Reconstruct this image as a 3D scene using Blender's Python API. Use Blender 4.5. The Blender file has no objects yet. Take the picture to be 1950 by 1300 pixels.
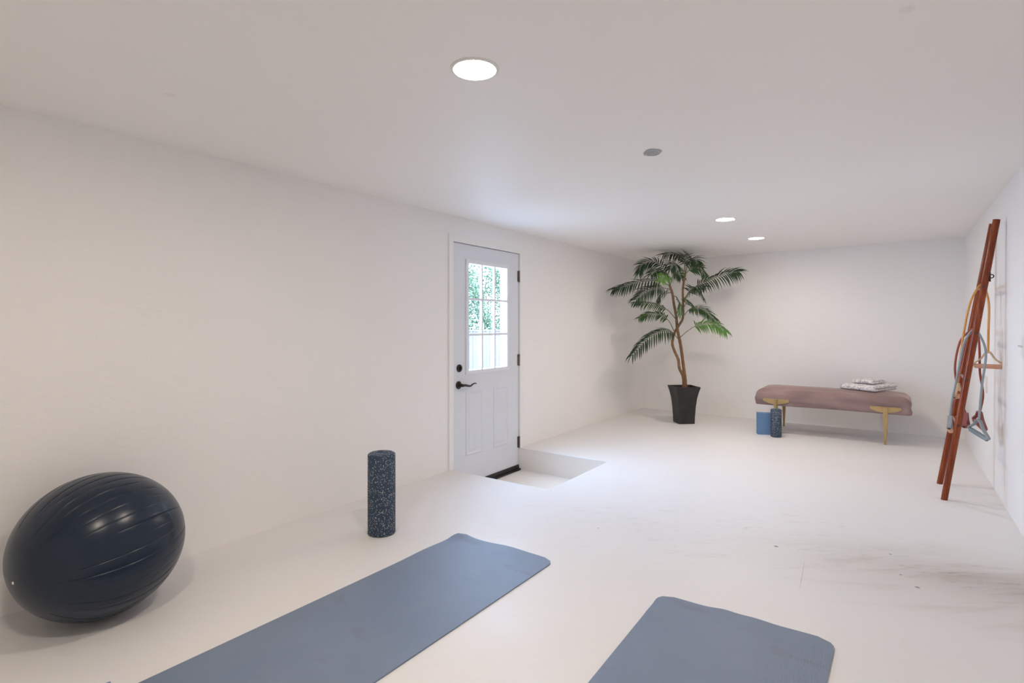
import bpy, bmesh, math, random
from mathutils import Vector, Matrix

random.seed(11)
scene = bpy.context.scene
COL = scene.collection

# ------------------------------------------------------------------ camera
F, CAMH, HORIZ = 1040.0, 1.16, 618.0          # focal length in px, eye height, horizon row (1950x1300 frame)
cam_data = bpy.data.cameras.new('camera')
cam = bpy.data.objects.new('camera', cam_data)
COL.objects.link(cam)
cam.location = (0, 0, CAMH)
cam.rotation_euler = (math.radians(90), 0, 0)
cam_data.sensor_width = 36.0
cam_data.lens = 36.0 * F / 1950.0
cam_data.shift_y = (HORIZ - 650.0) / 1950.0
cam_data.clip_start = 0.02
scene.camera = cam

# ------------------------------------------------------------------ world, exposure
world = bpy.data.worlds.new('overcast_sky')
scene.world = world
world.use_nodes = True
wn = world.node_tree.nodes
wn['Background'].inputs['Color'].default_value = (0.49, 0.67, 1.0, 1)
wn['Background'].inputs['Strength'].default_value = 39.0
LAMP = 235.0                                   # strength of the recessed lamps' diffusers
LAMP_COL = (1.0, 0.865, 0.735)
scene.view_settings.view_transform = 'Standard'
scene.view_settings.look = 'None'
scene.view_settings.gamma = 1.0
scene.view_settings.exposure = 0.0
scene.view_settings.use_curve_mapping = False
scene.cycles.max_bounces = 10
scene.cycles.diffuse_bounces = 8
scene.cycles.caustics_reflective = False
scene.cycles.caustics_refractive = False
scene.cycles.sample_clamp_indirect = 6.0
scene.cycles.adaptive_threshold = 0.02

# ------------------------------------------------------------------ room frame: a runs along the room, n across it
A = Vector((0.5751, 0.8181, 0.0))
N = Vector((0.8181, -0.5751, 0.0))
ROOM_ROT = math.atan2(N.y, N.x)
NL, NR = -2.908, 0.57                          # left and right wall faces
AB_L, AB_R, AREAR = 7.292, 7.13, -1.10         # back wall (slightly skew), rear wall
ZC = 2.035
PIT_Z = -0.205
PA0, PA1, PN1 = 3.300, 4.262, -2.005


def R(a, n, z):
    v = A * a + N * n
    return Vector((v.x, v.y, z))


def P(px, py, z):
    """point of the photograph's ray at height z"""
    y = F * (CAMH - z) / (py - HORIZ)
    return Vector(((px - 975.0) / F * y, y, z))


def D(px, py, y):
    """point of the photograph's ray at depth y"""
    return Vector(((px - 975.0) / F * y, y, CAMH - (py - HORIZ) / F * y))


# ------------------------------------------------------------------ materials
def new_mat(name):
    m = bpy.data.materials.new(name)
    m.use_nodes = True
    nt = m.node_tree
    return m, nt, nt.nodes['Principled BSDF']


def node(nt, kind, **kw):
    nd = nt.nodes.new(kind)
    for k, v in kw.items():
        setattr(nd, k, v)
    return nd


def ramp(nt, fac, stops, interp='LINEAR'):
    r = node(nt, 'ShaderNodeValToRGB')
    r.color_ramp.interpolation = interp
    e = r.color_ramp.elements
    while len(e) < len(stops):
        e.new(0.5)
    for el, (p, c) in zip(e, stops):
        el.position = p
        el.color = c if len(c) == 4 else (*c, 1)
    nt.links.new(fac, r.inputs['Fac'])
    return r.outputs['Color']


def coords(nt, scale=(1, 1, 1), rot=(0, 0, 0), kind='Object'):
    tc = node(nt, 'ShaderNodeTexCoord')
    mp = node(nt, 'ShaderNodeMapping')
    mp.inputs['Scale'].default_value = scale
    mp.inputs['Rotation'].default_value = rot
    nt.links.new(tc.outputs[kind], mp.inputs['Vector'])
    return mp.outputs['Vector']


def noise(nt, vec, scale, detail=4, rough=0.5, dist=0.0):
    n_ = node(nt, 'ShaderNodeTexNoise')
    n_.inputs['Scale'].default_value = scale
    n_.inputs['Detail'].default_value = detail
    n_.inputs['Roughness'].default_value = rough
    n_.inputs['Distortion'].default_value = dist
    nt.links.new(vec, n_.inputs['Vector'])
    return n_.outputs['Fac']


def mix(nt, fac, c1, c2, mode='MIX'):
    mx = node(nt, 'ShaderNodeMixRGB', blend_type=mode)
    for sock, v in ((mx.inputs['Fac'], fac), (mx.inputs['Color1'], c1), (mx.inputs['Color2'], c2)):
        if isinstance(v, (int, float)):
            sock.default_value = v
        elif isinstance(v, tuple):
            sock.default_value = (*v, 1) if len(v) == 3 else v
        else:
            nt.links.new(v, sock)
    return mx.outputs['Color']


def math_(nt, op, a, b=0.0, clamp=False):
    mt = node(nt, 'ShaderNodeMath', operation=op, use_clamp=clamp)
    for sock, v in ((mt.inputs[0], a), (mt.inputs[1], b)):
        if isinstance(v, (int, float)):
            sock.default_value = v
        else:
            nt.links.new(v, sock)
    return mt.outputs[0]


def bump(nt, bsdf, height, strength, dist=0.01):
    b = node(nt, 'ShaderNodeBump')
    b.inputs['Strength'].default_value = strength
    b.inputs['Distance'].default_value = dist
    nt.links.new(height, b.inputs['Height'])
    nt.links.new(b.outputs['Normal'], bsdf.inputs['Normal'])


def near(nt, centre, r0, r1, sx=1.0, sy=1.0, rot=0.0):
    """1 inside r0 of a world point, falling to 0 at r1 (elliptic in a rotated frame)"""
    tc = node(nt, 'ShaderNodeTexCoord')
    mp = node(nt, 'ShaderNodeMapping', vector_type='TEXTURE')
    mp.inputs['Location'].default_value = centre
    mp.inputs['Rotation'].default_value = (0, 0, rot)
    mp.inputs['Scale'].default_value = (sx, sy, 1)
    nt.links.new(tc.outputs['Object'], mp.inputs['Vector'])
    ln = node(nt, 'ShaderNodeVectorMath', operation='LENGTH')
    nt.links.new(mp.outputs['Vector'], ln.inputs[0])
    mr = node(nt, 'ShaderNodeMapRange')
    mr.interpolation_type = 'SMOOTHSTEP'
    mr.inputs['From Min'].default_value = r0
    mr.inputs['From Max'].default_value = r1
    mr.inputs['To Min'].default_value = 1.0
    mr.inputs['To Max'].default_value = 0.0
    nt.links.new(ln.outputs['Value'], mr.inputs['Value'])
    return mr.outputs['Result']


def simple(name, col, rough=0.5, metal=0.0, spec=0.5, bump_scale=0, bump_s=0.1, var=0.0):
    m, nt, b = new_mat(name)
    b.inputs['Roughness'].default_value = rough
    b.inputs['Metallic'].default_value = metal
    b.inputs['Specular IOR Level'].default_value = spec
    vec = coords(nt)
    nz = noise(nt, vec, 9.0, 5)
    lo = tuple(c * (1 - var) for c in col)
    hi = tuple(min(1, c * (1 + var)) for c in col)
    nt.links.new(ramp(nt, nz, [(0.35, lo), (0.65, hi)]), b.inputs['Base Color'])
    if bump_scale:
        bump(nt, b, noise(nt, vec, bump_scale, 3), bump_s, 0.003)
    return m


def wall_material(name, col, streak=0.25):
    m, nt, b = new_mat(name)
    vec = coords(nt)
    b.inputs['Roughness'].default_value = 0.55
    b.inputs['Specular IOR Level'].default_value = 0.3
    big = noise(nt, vec, 0.9, 3)
    c = ramp(nt, big, [(0.3, tuple(x * 0.985 for x in col)), (0.7, tuple(min(1, x * 1.01) for x in col))])
    # a few hair-thin trowel marks
    v2 = coords(nt, (1.0, 1.0, 7.0))
    lines = noise(nt, v2, 2.6, 2, 0.5, 0.8)
    thin = ramp(nt, lines, [(0.497, (0, 0, 0)), (0.5, (1, 1, 1)), (0.503, (0, 0, 0))])
    gate = ramp(nt, noise(nt, vec, 1.7, 2), [(0.6, (0, 0, 0)), (0.68, (1, 1, 1))])
    mk = math_(nt, 'MULTIPLY', thin, gate)
    c = mix(nt, math_(nt, 'MULTIPLY', mk, streak), c, tuple(x * 0.8 for x in col))
    nt.links.new(c, b.inputs['Base Color'])
    v3 = coords(nt, (1.0, 1.0, 2.5))
    hgt = math_(nt, 'ADD', math_(nt, 'MULTIPLY', noise(nt, v3, 5.0, 5, 0.6, 0.6), 1.0), math_(nt, 'MULTIPLY', mk, -0.25))
    bump(nt, b, hgt, 0.15, 0.02)
    return m


M_WALL = wall_material('painted_plaster', (0.875, 0.862, 0.85))
M_PIT = wall_material('painted_step', (0.86, 0.83, 0.79))


def ceiling_material():
    m, nt, b = new_mat('painted_ceiling')
    col = (0.925, 0.908, 0.888)
    vec = coords(nt)
    b.inputs['Roughness'].default_value = 0.5
    b.inputs['Specular IOR Level'].default_value = 0.3
    c = ramp(nt, noise(nt, vec, 0.8, 3), [(0.3, tuple(x * 0.985 for x in col)), (0.7, tuple(x * 1.005 for x in col))])
    for (px, py, r) in ((323, 180, 0.022), (1727, 18, 0.024)):      # old filled holes
        c = mix(nt, math_(nt, 'MULTIPLY', near(nt, tuple(P(px, py, ZC)), r * 0.6, r), 0.14), c, (0.55, 0.5, 0.47))
    nt.links.new(c, b.inputs['Base Color'])
    bump(nt, b, noise(nt, vec, 3.0, 5, 0.6), 0.05, 0.02)
    return m


M_CEIL = ceiling_material()


def floor_material():
    m, nt, b = new_mat('painted_floor')
    vec = coords(nt)
    b.inputs['Specular IOR Level'].default_value = 0.35
    rr = ramp(nt, noise(nt, vec, 2.0, 5), [(0.3, (0.42,) * 3), (0.7, (0.55,) * 3)])
    nt.links.new(rr, b.inputs['Roughness'])
    col = (0.785, 0.772, 0.76)
    c = ramp(nt, noise(nt, vec, 1.2, 4), [(0.3, tuple(x * 0.975 for x in col)), (0.7, col)])
    # worn, dirty streaks along the boards, strongest beside the right wall, where shade is painted in too
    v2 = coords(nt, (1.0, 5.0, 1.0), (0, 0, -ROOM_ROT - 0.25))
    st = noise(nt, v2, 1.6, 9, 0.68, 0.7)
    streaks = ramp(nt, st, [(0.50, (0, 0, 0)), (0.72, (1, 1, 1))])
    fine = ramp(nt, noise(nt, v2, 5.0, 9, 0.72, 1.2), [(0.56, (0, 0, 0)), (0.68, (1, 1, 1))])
    soil = near(nt, tuple(P(1930, 1130, 0)), 0.05, 1.0, 1.5, 0.62, -0.5)  # wide mask: dirt plus the shadowed floor around it, tinted into the colour
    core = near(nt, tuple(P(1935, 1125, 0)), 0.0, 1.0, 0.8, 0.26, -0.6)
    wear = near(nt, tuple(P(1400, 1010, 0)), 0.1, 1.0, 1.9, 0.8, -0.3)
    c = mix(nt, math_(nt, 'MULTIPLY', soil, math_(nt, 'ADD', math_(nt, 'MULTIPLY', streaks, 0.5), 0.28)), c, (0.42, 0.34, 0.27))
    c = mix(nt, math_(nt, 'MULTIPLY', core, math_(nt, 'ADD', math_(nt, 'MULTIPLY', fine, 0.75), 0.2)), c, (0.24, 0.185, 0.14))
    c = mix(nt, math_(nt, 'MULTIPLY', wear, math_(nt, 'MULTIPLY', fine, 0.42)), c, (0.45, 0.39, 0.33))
    # specks and chips
    vo = node(nt, 'ShaderNodeTexVoronoi')
    vo.inputs['Scale'].default_value = 3.2
    nt.links.new(vec, vo.inputs['Vector'])
    spk = ramp(nt, vo.outputs['Distance'], [(0.012, (1, 1, 1)), (0.022, (0, 0, 0))])
    sep = node(nt, 'ShaderNodeSeparateColor')
    nt.links.new(vo.outputs['Color'], sep.inputs['Color'])
    pick = math_(nt, 'GREATER_THAN', sep.outputs['Red'], 0.72)
    c = mix(nt, math_(nt, 'MULTIPLY', math_(nt, 'MULTIPLY', spk, pick), 0.7), c, (0.16, 0.13, 0.11))
    for (px, py, r) in ((1049, 934, 0.006), (1139, 1005, 0.006), (1696, 1055, 0.008), (1715, 1094, 0.008), (1478, 1040, 0.014), (1747, 1118, 0.012)):
        c = mix(nt, math_(nt, 'MULTIPLY', near(nt, tuple(P(px, py, 0)), r * 0.5, r), 0.7), c, (0.12, 0.10, 0.09))
    # a long hairline crack
    p0, p1 = P(1522, 1128, 0), P(1533, 1062, 0)
    mid = (p0 + p1) / 2
    ang = math.atan2(p1.y - p0.y, p1.x - p0.x)
    c = mix(nt, math_(nt, 'MULTIPLY', near(nt, tuple(mid), 0.5, 1.0, (p1 - p0).length / 2, 0.003, ang), 0.35), c, (0.35, 0.3, 0.26))
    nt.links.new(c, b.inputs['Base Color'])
    v3 = coords(nt, (1.0, 3.0, 1.0), (0, 0, -ROOM_ROT - 0.5))
    rough_wood = math_(nt, 'MULTIPLY', core, noise(nt, v2, 9.0, 6, 0.7, 2.0))
    swirl = math_(nt, 'MULTIPLY', near(nt, tuple(P(930, 985, 0)), 0.2, 1.0, 0.7, 0.5, -0.5), noise(nt, v3, 14.0, 3, 0.6, 1.5))
    hgt = math_(nt, 'ADD', math_(nt, 'ADD', noise(nt, v3, 4.0, 6, 0.6, 0.5), math_(nt, 'MULTIPLY', rough_wood, 1.5)), math_(nt, 'MULTIPLY', swirl, 1.6))
    bump(nt, b, hgt, 0.16, 0.015)
    return m


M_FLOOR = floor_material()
M_TRIM = simple('white_trim_paint', (0.86, 0.85, 0.835), 0.4)
M_DOOR = simple('door_paint', (0.72, 0.745, 0.80), 0.35, var=0.01)
M_DOORFRAME = simple('door_lite_plastic', (0.78, 0.80, 0.85), 0.4)
M_BRONZE = simple('oil_rubbed_bronze', (0.028, 0.022, 0.02), 0.35, 0.4)
M_HINGE = simple('dull_nickel', (0.27, 0.24, 0.21), 0.45, 0.8, var=0.25)
M_BLACK = simple('black_rubber', (0.012, 0.011, 0.010), 0.5)
M_PLATE2 = simple('ivory_plastic', (0.74, 0.70, 0.63), 0.35)
M_PLATE = simple('white_plastic', (0.80, 0.79, 0.77), 0.35)


def glass_material():
    m = bpy.data.materials.new('clear_pane')
    m.use_nodes = True
    nt = m.node_tree
    nt.nodes.clear()
    out = node(nt, 'ShaderNodeOutputMaterial')
    tr = node(nt, 'ShaderNodeBsdfTransparent')
    tr.inputs['Color'].default_value = (0.96, 0.98, 0.98, 1)
    gl = node(nt, 'ShaderNodeBsdfGlossy')
    gl.inputs['Roughness'].default_value = 0.02
    lw = node(nt, 'ShaderNodeLayerWeight')
    lw.inputs['Blend'].default_value = 0.5
    fr = node(nt, 'ShaderNodeMath', operation='MULTIPLY_ADD')   # faint reflection, a little stronger at grazing view
    pw = node(nt, 'ShaderNodeMath', operation='POWER')
    nt.links.new(lw.outputs['Facing'], pw.inputs[0])
    pw.inputs[1].default_value = 5.0
    nt.links.new(pw.outputs[0], fr.inputs[0])
    fr.inputs[1].default_value = 0.5
    fr.inputs[2].default_value = 0.03
    mx = node(nt, 'ShaderNodeMixShader')
    nt.links.new(fr.outputs[0], mx.inputs[0])
    nt.links.new(tr.outputs[0], mx.inputs[1])
    nt.links.new(gl.outputs[0], mx.inputs[2])
    nt.links.new(mx.outputs[0], out.inputs['Surface'])
    return m


M_GLASS = glass_material()


def ball_material():
    m, nt, b = new_mat('navy_vinyl')
    vec = coords(nt)
    c = ramp(nt, noise(nt, vec, 2.0, 3), [(0.3, (0.009, 0.019, 0.037)), (0.7, (0.012, 0.023, 0.043))])
    nt.links.new(c, b.inputs['Base Color'])
    b.inputs['Specular IOR Level'].default_value = 0.38
    b.inputs['Roughness'].default_value = 0.27
    return m


M_BALL = ball_material()


def speckle_material(name, base, s1, s2, density=0.42):
    m, nt, b = new_mat(name)
    vec = coords(nt)
    vo = node(nt, 'ShaderNodeTexVoronoi')
    vo.inputs['Scale'].default_value = s1
    warp = node(nt, 'ShaderNodeTexNoise')
    warp.inputs['Scale'].default_value = 150
    nt.links.new(vec, warp.inputs['Vector'])
    wv = node(nt, 'ShaderNodeVectorMath', operation='MULTIPLY_ADD')
    wv.inputs[1].default_value = (0.006, 0.006, 0.006)
    nt.links.new(warp.outputs['Color'], wv.inputs[0])
    nt.links.new(vec, wv.inputs[2])
    nt.links.new(wv.outputs[0], vo.inputs['Vector'])
    spot = ramp(nt, vo.outputs['Distance'], [(0.25, (1, 1, 1)), (0.36, (0, 0, 0))])
    sep = node(nt, 'ShaderNodeSeparateColor')
    nt.links.new(vo.outputs['Color'], sep.inputs['Color'])
    pick = math_(nt, 'LESS_THAN', sep.outputs['Red'], density)
    tint = ramp(nt, sep.outputs['Green'], [(0.0, (0.62, 0.66, 0.64)), (0.6, (0.55, 0.62, 0.55)), (0.85, (0.72, 0.66, 0.42)), (1.0, (0.35, 0.45, 0.5))])
    c0 = ramp(nt, noise(nt, vec, s2, 3), [(0.3, tuple(x * 0.8 for x in base)), (0.7, tuple(x * 1.2 for x in base))])
    c = mix(nt, math_(nt, 'MULTIPLY', spot, pick), c0, tint)
    nt.links.new(c, b.inputs['Base Color'])
    b.inputs['Roughness'].default_value = 0.7
    bump(nt, b, noise(nt, vec, 120.0, 3), 0.3, 0.003)
    return m


M_ROLLER = speckle_material('speckled_foam', (0.030, 0.055, 0.098), 150.0, 30.0, 0.52)


def mat_material():
    m, nt, b = new_mat('yoga_mat_foam')
    vec = coords(nt)
    c = ramp(nt, noise(nt, vec, 2.4, 5, 0.6), [(0.3, (0.158, 0.208, 0.292)), (0.7, (0.190, 0.242, 0.328))])
    smudge = ramp(nt, noise(nt, coords(nt, (1.0, 2.2, 1.0)), 3.6, 3, 0.5), [(0.60, (0, 0, 0)), (0.72, (1, 1, 1))])
    c = mix(nt, math_(nt, 'MULTIPLY', smudge, 0.5), c, (0.14, 0.135, 0.165))
    nt.links.new(c, b.inputs['Base Color'])
    b.inputs['Roughness'].default_value = 0.5
    b.inputs['Specular IOR Level'].default_value = 0.5
    wv = node(nt, 'ShaderNodeTexWave')
    wv.inputs['Scale'].default_value = 60.0
    wv.inputs['Distortion'].default_value = 0.4
    nt.links.new(vec, wv.inputs['Vector'])
    bump(nt, b, wv.outputs['Fac'], 0.16, 0.002)
    return m


M_MAT = mat_material()
M_BLOCK = simple('blue_foam', (0.135, 0.245, 0.42), 0.75, bump_scale=220, bump_s=0.15, var=0.04)


def velvet_material():
    m, nt, b = new_mat('mauve_velvet')
    vec = coords(nt, (1.0, 1.6, 2.6))
    c = ramp(nt, noise(nt, vec, 3.4, 2, 0.45, 0.3), [(0.30, (0.235, 0.160, 0.150)), (0.52, (0.280, 0.195, 0.182)), (0.72, (0.345, 0.248, 0.228))])
    nt.links.new(c, b.inputs['Base Color'])
    b.inputs['Roughness'].default_value = 0.8
    b.inputs['Specular IOR Level'].default_value = 0.2
    b.inputs['Sheen Weight'].default_value = 0.45
    b.inputs['Sheen Roughness'].default_value = 0.35
    b.inputs['Sheen Tint'].default_value = (0.95, 0.78, 0.72, 1)
    bump(nt, b, noise(nt, vec, 5.0, 2, 0.5, 0.5), 0.35, 0.03)
    return m


M_VELVET = velvet_material()
M_BRASS = simple('brushed_brass', (0.52, 0.375, 0.185), 0.3, 0.9, var=0.06)


def towel_material():
    m, nt, b = new_mat('patterned_towelling')
    vec = coords(nt)
    vo = node(nt, 'ShaderNodeTexVoronoi', feature='DISTANCE_TO_EDGE')
    vo.inputs['Scale'].default_value = 26.0
    nt.links.new(vec, vo.inputs['Vector'])
    ln = ramp(nt, vo.outputs['Distance'], [(0.05, (1, 1, 1)), (0.14, (0, 0, 0))])
    gate = ramp(nt, noise(nt, vec, 30.0, 3), [(0.42, (0, 0, 0)), (0.56, (1, 1, 1))])
    c = mix(nt, math_(nt, 'MULTIPLY', math_(nt, 'MULTIPLY', ln, gate), 0.62), (0.82, 0.80, 0.80), (0.22, 0.18, 0.20))
    nt.links.new(c, b.inputs['Base Color'])
    b.inputs['Roughness'].default_value = 0.95
    b.inputs['Specular IOR Level'].default_value = 0.1
    bump(nt, b, noise(nt, vec, 90.0, 4, 0.7), 0.6, 0.006)
    return m


M_TOWEL = towel_material()


def wood_material():
    m, nt, b = new_mat('varnished_redwood')
    vec = coords(nt, (9.0, 9.0, 0.8))
    g = noise(nt, vec, 3.0, 7, 0.6, 1.4)
    c = ramp(nt, g, [(0.3, (0.135, 0.022, 0.006)), (0.5, (0.21, 0.038, 0.009)), (0.72, (0.31, 0.072, 0.015))])
    nt.links.new(c, b.inputs['Base Color'])
    b.inputs['Roughness'].default_value = 0.24
    b.inputs['Specular IOR Level'].default_value = 0.32
    return m


M_WOOD = wood_material()
M_WOOD_END = simple('dark_end_grain', (0.075, 0.022, 0.010), 0.5)
M_YELLOW = simple('amber_latex', (0.70, 0.33, 0.085), 0.35)
M_PEACH = simple('peach_foam', (0.66, 0.36, 0.22), 0.7)
M_TANWEB = simple('tan_webbing', (0.66, 0.47, 0.28), 0.8)
M_RED = simple('brick_red_latex', (0.32, 0.075, 0.045), 0.4)
M_REDWEB = simple('dusty_red_webbing', (0.34, 0.115, 0.11), 0.8)
M_REDGRIP = simple('dusty_red_foam', (0.42, 0.16, 0.13), 0.7)
M_GREY = simple('blue_grey_latex', (0.32, 0.37, 0.39), 0.4)
M_GREYWEB = simple('blue_grey_webbing', (0.34, 0.385, 0.40), 0.8)
M_GREYGRIP = simple('blue_grey_foam', (0.27, 0.335, 0.37), 0.7)
M_POT = simple('black_granite_resin', (0.019, 0.018, 0.017), 0.55, bump_scale=300, bump_s=0.25, var=0.35)
M_SOIL = simple('coir_soil', (0.13, 0.065, 0.03), 0.95, bump_scale=60, bump_s=0.8, var=0.4)


def bark_material():
    m, nt, b = new_mat('brown_cane')
    vec = coords(nt, (6, 6, 1.5))
    c = ramp(nt, noise(nt, vec, 6.0, 6, 0.65, 1.0), [(0.3, (0.13, 0.062, 0.028)), (0.6, (0.24, 0.125, 0.055)), (0.8, (0.32, 0.19, 0.09))])
    nt.links.new(c, b.inputs['Base Color'])
    b.inputs['Roughness'].default_value = 0.65
    bump(nt, b, noise(nt, coords(nt, (1, 1, 6)), 14.0, 4), 0.4, 0.004)
    return m


M_BARK = bark_material()


def leaf_material(name, lo, hi):
    m, nt, b = new_mat(name)
    vec = coords(nt)
    nt.links.new(ramp(nt, noise(nt, vec, 6.0, 3), [(0.3, lo), (0.7, hi)]), b.inputs['Base Color'])
    b.inputs['Roughness'].default_value = 0.42
    b.inputs['Specular IOR Level'].default_value = 0.4
    return m


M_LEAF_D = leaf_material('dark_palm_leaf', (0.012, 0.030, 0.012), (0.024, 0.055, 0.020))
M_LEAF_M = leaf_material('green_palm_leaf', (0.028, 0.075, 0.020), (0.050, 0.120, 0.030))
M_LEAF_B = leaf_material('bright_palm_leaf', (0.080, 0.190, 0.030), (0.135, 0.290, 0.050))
M_STALK = simple('palm_stalk', (0.16, 0.17, 0.07), 0.5)
M_METALPLATE = simple('galvanised_steel', (0.36, 0.37, 0.375), 0.6, 0.1, var=0.15)
M_SCREW = simple('bright_screw', (0.7, 0.69, 0.66), 0.35, 0.7)
M_FENCE = simple('weathered_fence_board', (0.060, 0.051, 0.045), 0.85, bump_scale=14, bump_s=0.3, var=0.12)
M_HEDGE = leaf_material('hedge_leaf', (0.018, 0.044, 0.014), (0.070, 0.110, 0.050))
M_TWIG = simple('hedge_twig', (0.10, 0.08, 0.05), 0.9)
M_GROUND = simple('pale_gravel', (0.22, 0.215, 0.205), 0.95, bump_scale=40, bump_s=0.5, var=0.15)
M_WHITEPOST = simple('white_post_paint', (0.85, 0.86, 0.88), 0.5)


def emit_material():
    m = bpy.data.materials.new('lit_diffuser')
    m.use_nodes = True
    nt = m.node_tree
    nt.nodes.clear()
    out = node(nt, 'ShaderNodeOutputMaterial')
    em = node(nt, 'ShaderNodeEmission')
    em.inputs['Color'].default_value = (*LAMP_COL, 1)
    em.inputs['Strength'].default_value = LAMP
    nt.links.new(em.outputs[0], out.inputs['Surface'])
    return m


M_LAMP = emit_material()

# ------------------------------------------------------------------ object helpers


def link(name, bm, mats, parent=None, smooth=False, loc=None, sharp=None):
    me = bpy.data.meshes.new(name)
    bmesh.ops.recalc_face_normals(bm, faces=bm.faces[:])
    bm.to_mesh(me)
    bm.free()
    for m in (mats if isinstance(mats, (list, tuple)) else [mats]):
        me.materials.append(m)
    if smooth:
        for p in me.polygons:
            p.use_smooth = True
        if sharp is not None and hasattr(me, 'set_sharp_from_angle'):
            me.set_sharp_from_angle(angle=math.radians(sharp))
    o = bpy.data.objects.new(name, me)
    COL.objects.link(o)
    if loc is not None:
        o.location = loc
    if parent is not None:
        o.parent = parent
    return o


def tag(o, label, cat, group=None, kind=None):
    o['label'] = label
    o['category'] = cat
    if group:
        o['group'] = group
    if kind:
        o['kind'] = kind
    return o


def empty(name, loc, rotz=0.0):
    o = bpy.data.objects.new(name, None)
    o.empty_display_size = 0.1
    COL.objects.link(o)
    o.location = loc
    o.rotation_euler = (0, 0, rotz)
    return o


def add_box(bm, lo, hi, M=None, mi=0):
    vs = []
    for x in (lo[0], hi[0]):
        for y in (lo[1], hi[1]):
            for z in (lo[2], hi[2]):
                v = Vector((x, y, z))
                vs.append(bm.verts.new(M @ v if M is not None else v))
    for q in ((0, 1, 3, 2), (4, 6, 7, 5), (0, 4, 5, 1), (2, 3, 7, 6), (0, 2, 6, 4), (1, 5, 7, 3)):
        f = bm.faces.new([vs[i] for i in q])
        f.material_index = mi
    return vs


ROOM = Matrix.Rotation(ROOM_ROT, 4, 'Z')       # local x = n (across), local y = a (along)


def rbox(bm, a0, a1, n0, n1, z0, z1, mi=0):
    add_box(bm, (n0, a0, z0), (n1, a1, z1), ROOM, mi)


def bevel(bm, w, seg=2, angle=30):
    es = [e for e in bm.edges if len(e.link_faces) == 2 and e.calc_face_angle(0) > math.radians(angle)]
    bmesh.ops.bevel(bm, geom=es, offset=w, segments=seg, profile=0.5, affect='EDGES', clamp_overlap=True)


def frame_at(t, up=Vector((0, 0, 1))):
    t = t.normalized()
    s = t.cross(up)
    if s.length < 1e-4:
        s = t.cross(Vector((1, 0, 0)))
    s.normalize()
    return s, s.cross(t).normalized()


def add_tube(bm, pts, rad, seg=12, cap=True, mi=0, squash=1.0, cap_mi=None):
    pts = [Vector(p) for p in pts]
    rads = rad if isinstance(rad, (list, tuple)) else [rad] * len(pts)
    rings = []
    prev = None
    for i, p in enumerate(pts):
        t = (pts[min(i + 1, len(pts) - 1)] - pts[max(i - 1, 0)]).normalized()
        if prev is None:
            s, u = frame_at(t)
        else:
            s = prev - t * prev.dot(t)
            s.normalize()
            u = s.cross(t).normalized()
        prev = s
        rings.append([bm.verts.new(p + s * (rads[i] * math.cos(2 * math.pi * k / seg)) + u * (rads[i] * squash * math.sin(2 * math.pi * k / seg))) for k in range(seg)])
    for a, b in zip(rings, rings[1:]):
        for k in range(seg):
            f = bm.faces.new((a[k], a[(k + 1) % seg], b[(k + 1) % seg], b[k]))
            f.material_index = mi
    if cap:
        for r_ in (rings[0], rings[-1]):
            f = bm.faces.new(r_)
            f.material_index = mi if cap_mi is None else cap_mi
    return rings


def spline(pts, n=8):
    """Catmull-Rom through pts"""
    pts = [Vector(p) for p in pts]
    ext = [pts[0] * 2 - pts[1]] + pts + [pts[-1] * 2 - pts[-2]]
    out = []
    for i in range(1, len(ext) - 2):
        p0, p1, p2, p3 = ext[i - 1:i + 3]
        for k in range(n):
            t = k / n
            out.append(0.5 * ((2 * p1) + (p2 - p0) * t + (2 * p0 - 5 * p1 + 4 * p2 - p3) * t * t + (3 * p1 - p0 - 3 * p2 + p3) * t ** 3))
    out.append(pts[-1])
    return out


def lathe(bm, prof, seg=48, M=None, mi=0):
    """prof: (r, z) pairs, bottom to top; closes on the axis where r = 0"""
    rings = []
    for r, z in prof:
        if r < 1e-6:
            v = Vector((0, 0, z))
            rings.append([bm.verts.new(M @ v if M is not None else v)])
        else:
            ring = []
            for k in range(seg):
                v = Vector((r * math.cos(2 * math.pi * k / seg), r * math.sin(2 * math.pi * k / seg), z))
                ring.append(bm.verts.new(M @ v if M is not None else v))
            rings.append(ring)
    for a, b in zip(rings, rings[1:]):
        for k in range(seg):
            if len(a) == 1 and len(b) == 1:
                continue
            if len(a) == 1:
                f = bm.faces.new((a[0], b[(k + 1) % seg], b[k]))
            elif len(b) == 1:
                f = bm.faces.new((a[k], a[(k + 1) % seg], b[0]))
            else:
                f = bm.faces.new((a[k], a[(k + 1) % seg], b[(k + 1) % seg], b[k]))
            f.material_index = mi


def add_prism(bm, pts, ext, mi=0):
    """closed polygon (list of Vectors) swept along ext"""
    a = [bm.verts.new(p) for p in pts]
    b = [bm.verts.new(p + ext) for p in pts]
    n = len(pts)
    bm.faces.new(a).material_index = mi
    bm.faces.new(b[::-1]).material_index = mi
    for i in range(n):
        bm.faces.new((a[i], b[i], b[(i + 1) % n], a[(i + 1) % n])).material_index = mi


# ================================================================== THE SETTING
T = 0.14
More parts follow.
